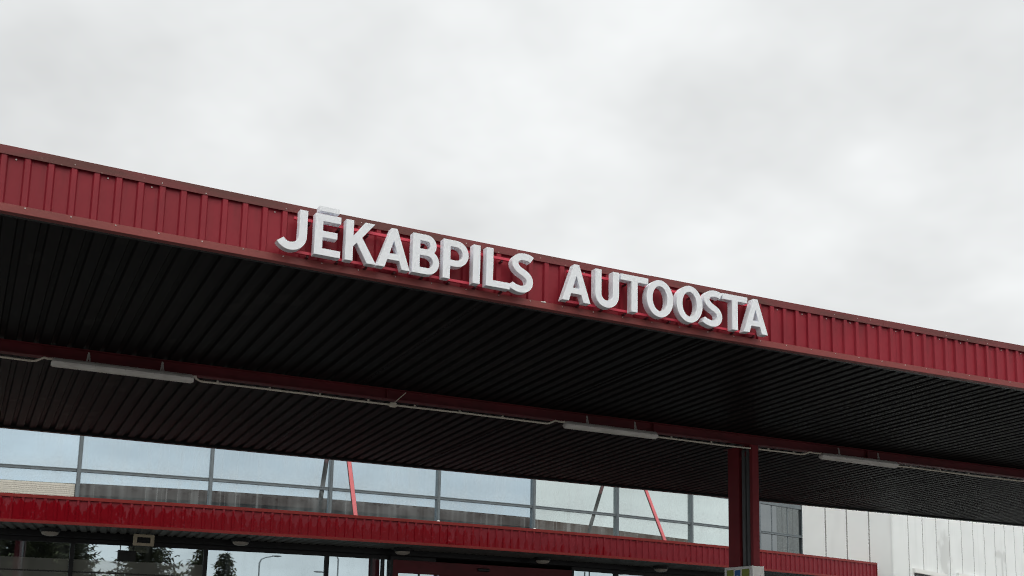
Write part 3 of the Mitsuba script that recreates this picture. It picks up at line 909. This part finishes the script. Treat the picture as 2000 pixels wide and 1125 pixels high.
# ------------------------------------------------------------------ lights under the entrance canopy
doms = [(1.638, "leftmost round ceiling lamp under the low red canopy"), (5.419, "round ceiling lamp under the low canopy right of the floodlight"), (9.084, "round ceiling lamp under the low canopy above the door's left end"),
        (12.774, "round ceiling lamp under the low canopy above the door's right end"), (16.469, "round ceiling lamp under the low canopy nearest the column")]
for x, lab in doms:
    t = thing("ceiling_lamp", lab, "lamp")
    q = np.array([x, yf(x) + 1.2])
    part(t, "base", lathe([(0, 3.812), (0.205, 3.812), (0.205, 3.775), (0.18, 3.735), (0, 3.735)], (*q, 0)), M_BLACK, smooth=35)
    pr = [(0.168, 3.737), (0.166, 3.72)] + [(0.166 * math.cos(a), 3.72 - 0.062 * math.sin(a)) for a in np.linspace(0.15, np.pi / 2, 7)]
    pr[-1] = (0.0, pr[-1][1])
    part(t, "diffuser", lathe(pr, (*q, 0)), M_DOME, smooth=50)
fl = thing("floodlight", "beige framed rectangular floodlight hanging under the low red canopy", "floodlight")
fx, fy, fz = 3.42, 24.05, 3.655
fr = []
for g, d0, d1 in ((sbox(-.195, -.105, .195, .105).buffer(0.012).difference(sbox(-.135, -.06, .135, .06)), 0.0, 0.05),):
    m = trimesh.creation.extrude_polygon(g, d1 - d0, engine="earcut")
    v = m.vertices.copy()
    m.vertices = np.c_[fx + v[:, 0], fy + 0.05 - v[:, 2], fz + v[:, 1]]
    m.invert() if m.volume < 0 else None
    fr.append(m)
part(fl, "frame", join(fr), M_BEIGE)
part(fl, "lens", box(fx - .134, fx + .134, fy + .034, fy + .04, fz - .059, fz + .059), M_DARKGLASS)
part(fl, "housing", cbox(fx - .18, fx + .18, fy + .0505, fy + .16, fz - .09, fz + .09, 0.02), M_BEIGE)
part(fl, "bracket", join([box(fx - .215, fx - .208, fy + .06, fy + .09, fz - .01, 3.80), box(fx + .208, fx + .215, fy + .06, fy + .09, fz - .01, 3.80)]), M_BLACK)

# ------------------------------------------------------------------ white metal-clad block on the right
an = thing("metal_clad_block", "white vertical-panel metal-clad building block at the right of the glazed front", "building")
A_, C_ = np.array([23.045, 26.39]), np.array([25.0, 24.85])
dL = (C_ - A_) / np.linalg.norm(C_ - A_)
lenL = np.linalg.norm(C_ - A_)
dR = np.array([0.911, 0.412]) / np.hypot(0.911, 0.412)
jl = [0.0, 0.558, 1.177, 1.819, lenL]
for s0, s1 in zip(jl[:-1], jl[1:]):
    part(an, "wall_panel", wallbar(A_ + dL * s0, A_ + dL * s1, 0.0, 0.08, 0.14, 8.6, 0.018 if s0 else -0.12, 0.018 if s1 < lenL else 0.02), M_PANEL)
part(an, "backing_wall", wallbar(A_, C_, 0.012, 0.14, 0.1, 8.55, 0, 0.06), M_GASKET)
part(an, "backing_wall", wallbar(C_, C_ + dR * 22, 0.005, 0.14, 0.1, 8.55, 0.06, 0), M_GASKET)
part(an, "corner_post", tube([(C_[0] + 0.012, C_[1] + 0.055, 0.14), (C_[0] + 0.012, C_[1] + 0.055, 8.6)], 0.062, 16), M_PANEL, smooth=40)
jr = [0.03] + [1.318 + 1.271 * i for i in range(17)]
wins = [(1.57, 4.50, 4.30), (5.70, 8.60, 4.43)]
for s0, s1 in zip(jr[:-1], jr[1:]):
    segs = []
    cutz = 8.6
    zs = [(0.14, 8.6, s0, s1)]
    for a_, b_, z_ in wins:
        new = []
        for z0, z1, u0_, u1_ in zs:
            if b_ <= u0_ or a_ >= u1_ or z0 > 1.0:
                new.append((z0, z1, u0_, u1_))
                continue
            new.append((z_, z1, u0_, u1_))
            new.append((z0, z_ - 1.6, u0_, u1_))
            if a_ > u0_ + 0.01:
                new.append((z_ - 1.6, z_, u0_, a_))
            if b_ < u1_ - 0.01:
                new.append((z_ - 1.6, z_, b_, u1_))
        zs = new
    part(an, "wall_panel", join([wallbar(C_ + dR * u0_, C_ + dR * u1_, 0.0, 0.08, z0, z1, 0.030, 0.030) for z0, z1, u0_, u1_ in zs]), M_PANEL)
for a_, b_, z_ in wins:
    w = part(an, "window", join([wallbar(C_ + dR * (a_ - 0.03), C_ + dR * (b_ + 0.03), -0.09, 0.021, z_ - 0.11, z_ + 0.02), wallbar(C_ + dR * (a_ - 0.03), C_ + dR * (a_ + 0.06), -0.03, 0.021, z_ - 1.6, z_ - 0.11),
                                  wallbar(C_ + dR * (b_ - 0.06), C_ + dR * (b_ + 0.03), -0.03, 0.021, z_ - 1.6, z_ - 0.11), wallbar(C_ + dR * (a_ - 0.05), C_ + dR * (b_ + 0.05), -0.12, 0.021, z_ - 1.66, z_ - 1.6)]), M_WHITE)
    part(w, "pane", wallbar(C_ + dR * (a_ + 0.06), C_ + dR * (b_ - 0.06), 0.005, 0.018, z_ - 1.6, z_ - 0.11), M_DARKGLASS)
part(an, "roof", trimesh.convex.convex_hull(np.array([(*p, z) for p in (A_ + [0.1, 0.1], C_ + [0.05, 0.15], C_ + dR * 21.9 + [0, .1], C_ + dR * 21.9 + [-4, 9], A_ + [0.1, 9]) for z in (8.5, 8.62)])), M_ROOF)

# ------------------------------------------------------------------ across the yard, mirrored in the shop windows: spruces and street lamps


def spruce(x, y, h, rbase, seed, label):
    r = np.random.default_rng(seed)
    t = thing("spruce_tree", label, "tree")
    part(t, "trunk", tube([(x, y, 0), (x + .03, y, h * .5), (x, y, h * .97)], [0.02 * h, 0.012 * h, 0.003 * h], 8), M_BARK, smooth=40)
    buckets = [[], [], []]
    nl = int(h * 6.5)
    for i in range(nl):
        zf = 0.06 + 0.93 * i / nl
        z0 = h * zf
        R = rbase * (1 - zf) ** 0.75 * (0.75 + 0.5 * r.random()) + 0.16
        nb = int(8 + 12 * (1 - zf))
        for j in range(nb):
            a = 2 * np.pi * (j + r.random()) / nb
            L = R * (0.65 + 0.5 * r.random())
            d = np.array([math.cos(a), math.sin(a), 0])
            s = np.array([-d[1], d[0], 0])
            droop = -0.28 + 0.35 * zf + 0.12 * r.normal()
            m = max(3, int(L / 0.16))
            for q in range(m):
                f = (q + 0.4) / m
                c = np.array([x, y, z0]) + d * L * f + np.array([0, 0, L * f * droop + 0.18 * L * f * f])
                w = (0.26 + 0.18 * (1 - f)) * (0.6 + 0.8 * r.random())
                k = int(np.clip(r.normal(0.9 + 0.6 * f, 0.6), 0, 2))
                for sgn in (-1, 1):
                    tip = c + s * sgn * w + d * 0.14 + np.array([0, 0, -0.07 + 0.12 * r.normal()])
                    buckets[k].append((c - d * 0.07, c + d * 0.08 + [0, 0, .03], tip))
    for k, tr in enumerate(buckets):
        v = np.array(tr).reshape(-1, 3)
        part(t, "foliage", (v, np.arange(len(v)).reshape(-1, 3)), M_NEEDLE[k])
    return t


for x, y, h, rb, sd, lab in ((-14.5, -27, 11.6, 3.3, 21, "dark spruce of the back row mirrored at the left edge of the leftmost shop window"), (-11.6, -27, 11.4, 3.3, 22, "dark spruce of the back row mirrored left of the middle of the leftmost shop window"),
                             (-8.6, -27, 11.5, 3.3, 23, "dark spruce of the back row mirrored right of the middle of the leftmost shop window"), (-5.4, -26, 11.2, 3.2, 24, "dark spruce of the back row mirrored beside the mullion between the two filmed shop windows"),
                             (-12.6, -20.5, 10.2, 3.0, 1, "tall dark spruce mirrored at the far left edge of the leftmost shop window"), (-10.9, -22, 10.0, 2.8, 12, "dark spruce mirrored between the two leftmost trees of the leftmost shop window"), (-7.5, -22, 9.9, 2.8, 13, "dark spruce mirrored right of the middle of the leftmost shop window"),
                             (-9.0, -20, 10.2, 2.8, 2, "tall dark spruce mirrored in the middle of the leftmost shop window"),
                             (-6.2, -19, 9.8, 2.7, 3, "tall dark spruce mirrored at the right edge of the leftmost shop window"), (-2.9, -20, 9.9, 3.0, 4, "dark spruce mirrored left of the bright gap behind the floodlight"),
                             (1.35, -20.5, 10.2, 3.0, 5, "broad dark spruce mirrored right of the bright gap behind the floodlight"), (4.7, -19.5, 8.0, 2.4, 6, "shorter spruce mirrored beside the second shop window mullion"),
                             (10.25, -20, 7.1, 1.9, 7, "small lone spruce mirrored in the third shop window")):
    spruce(x, y, h, rb, sd, lab)


def street_lamp(x, y, h, dx, label):
    t = thing("street_lamp", label, "street lamp")
    part(t, "pole", tube([(x, y, 0), (x, y, h * .5), (x, y, h - 0.35), (x + dx * .12, y, h - 0.12), (x + dx * .4, y, h), (x + dx, y, h + 0.12)], [0.09, 0.07, 0.055, 0.045, 0.04, 0.035], 10), M_POLE, smooth=40)
    m = trimesh.creation.icosphere(2, 1.0)
    m.vertices *= [0.30, 0.11, 0.065]
    m.apply_translation((x + dx * 1.22, y, h + 0.13))
    part(t, "lamp_head", m, M_POLE, smooth=True)


street_lamp(12.35, -20, 6.85, 0.85, "street lamp with its arm to the right mirrored in the third shop window")
street_lamp(21.9, -20, 7.4, -0.9, "thin street lamp mirrored in the shop window left of the column's reflection")
street_lamp(17.0, -20, 6.0, -0.8, "street lamp with only its head mirrored above the picture's bottom edge")
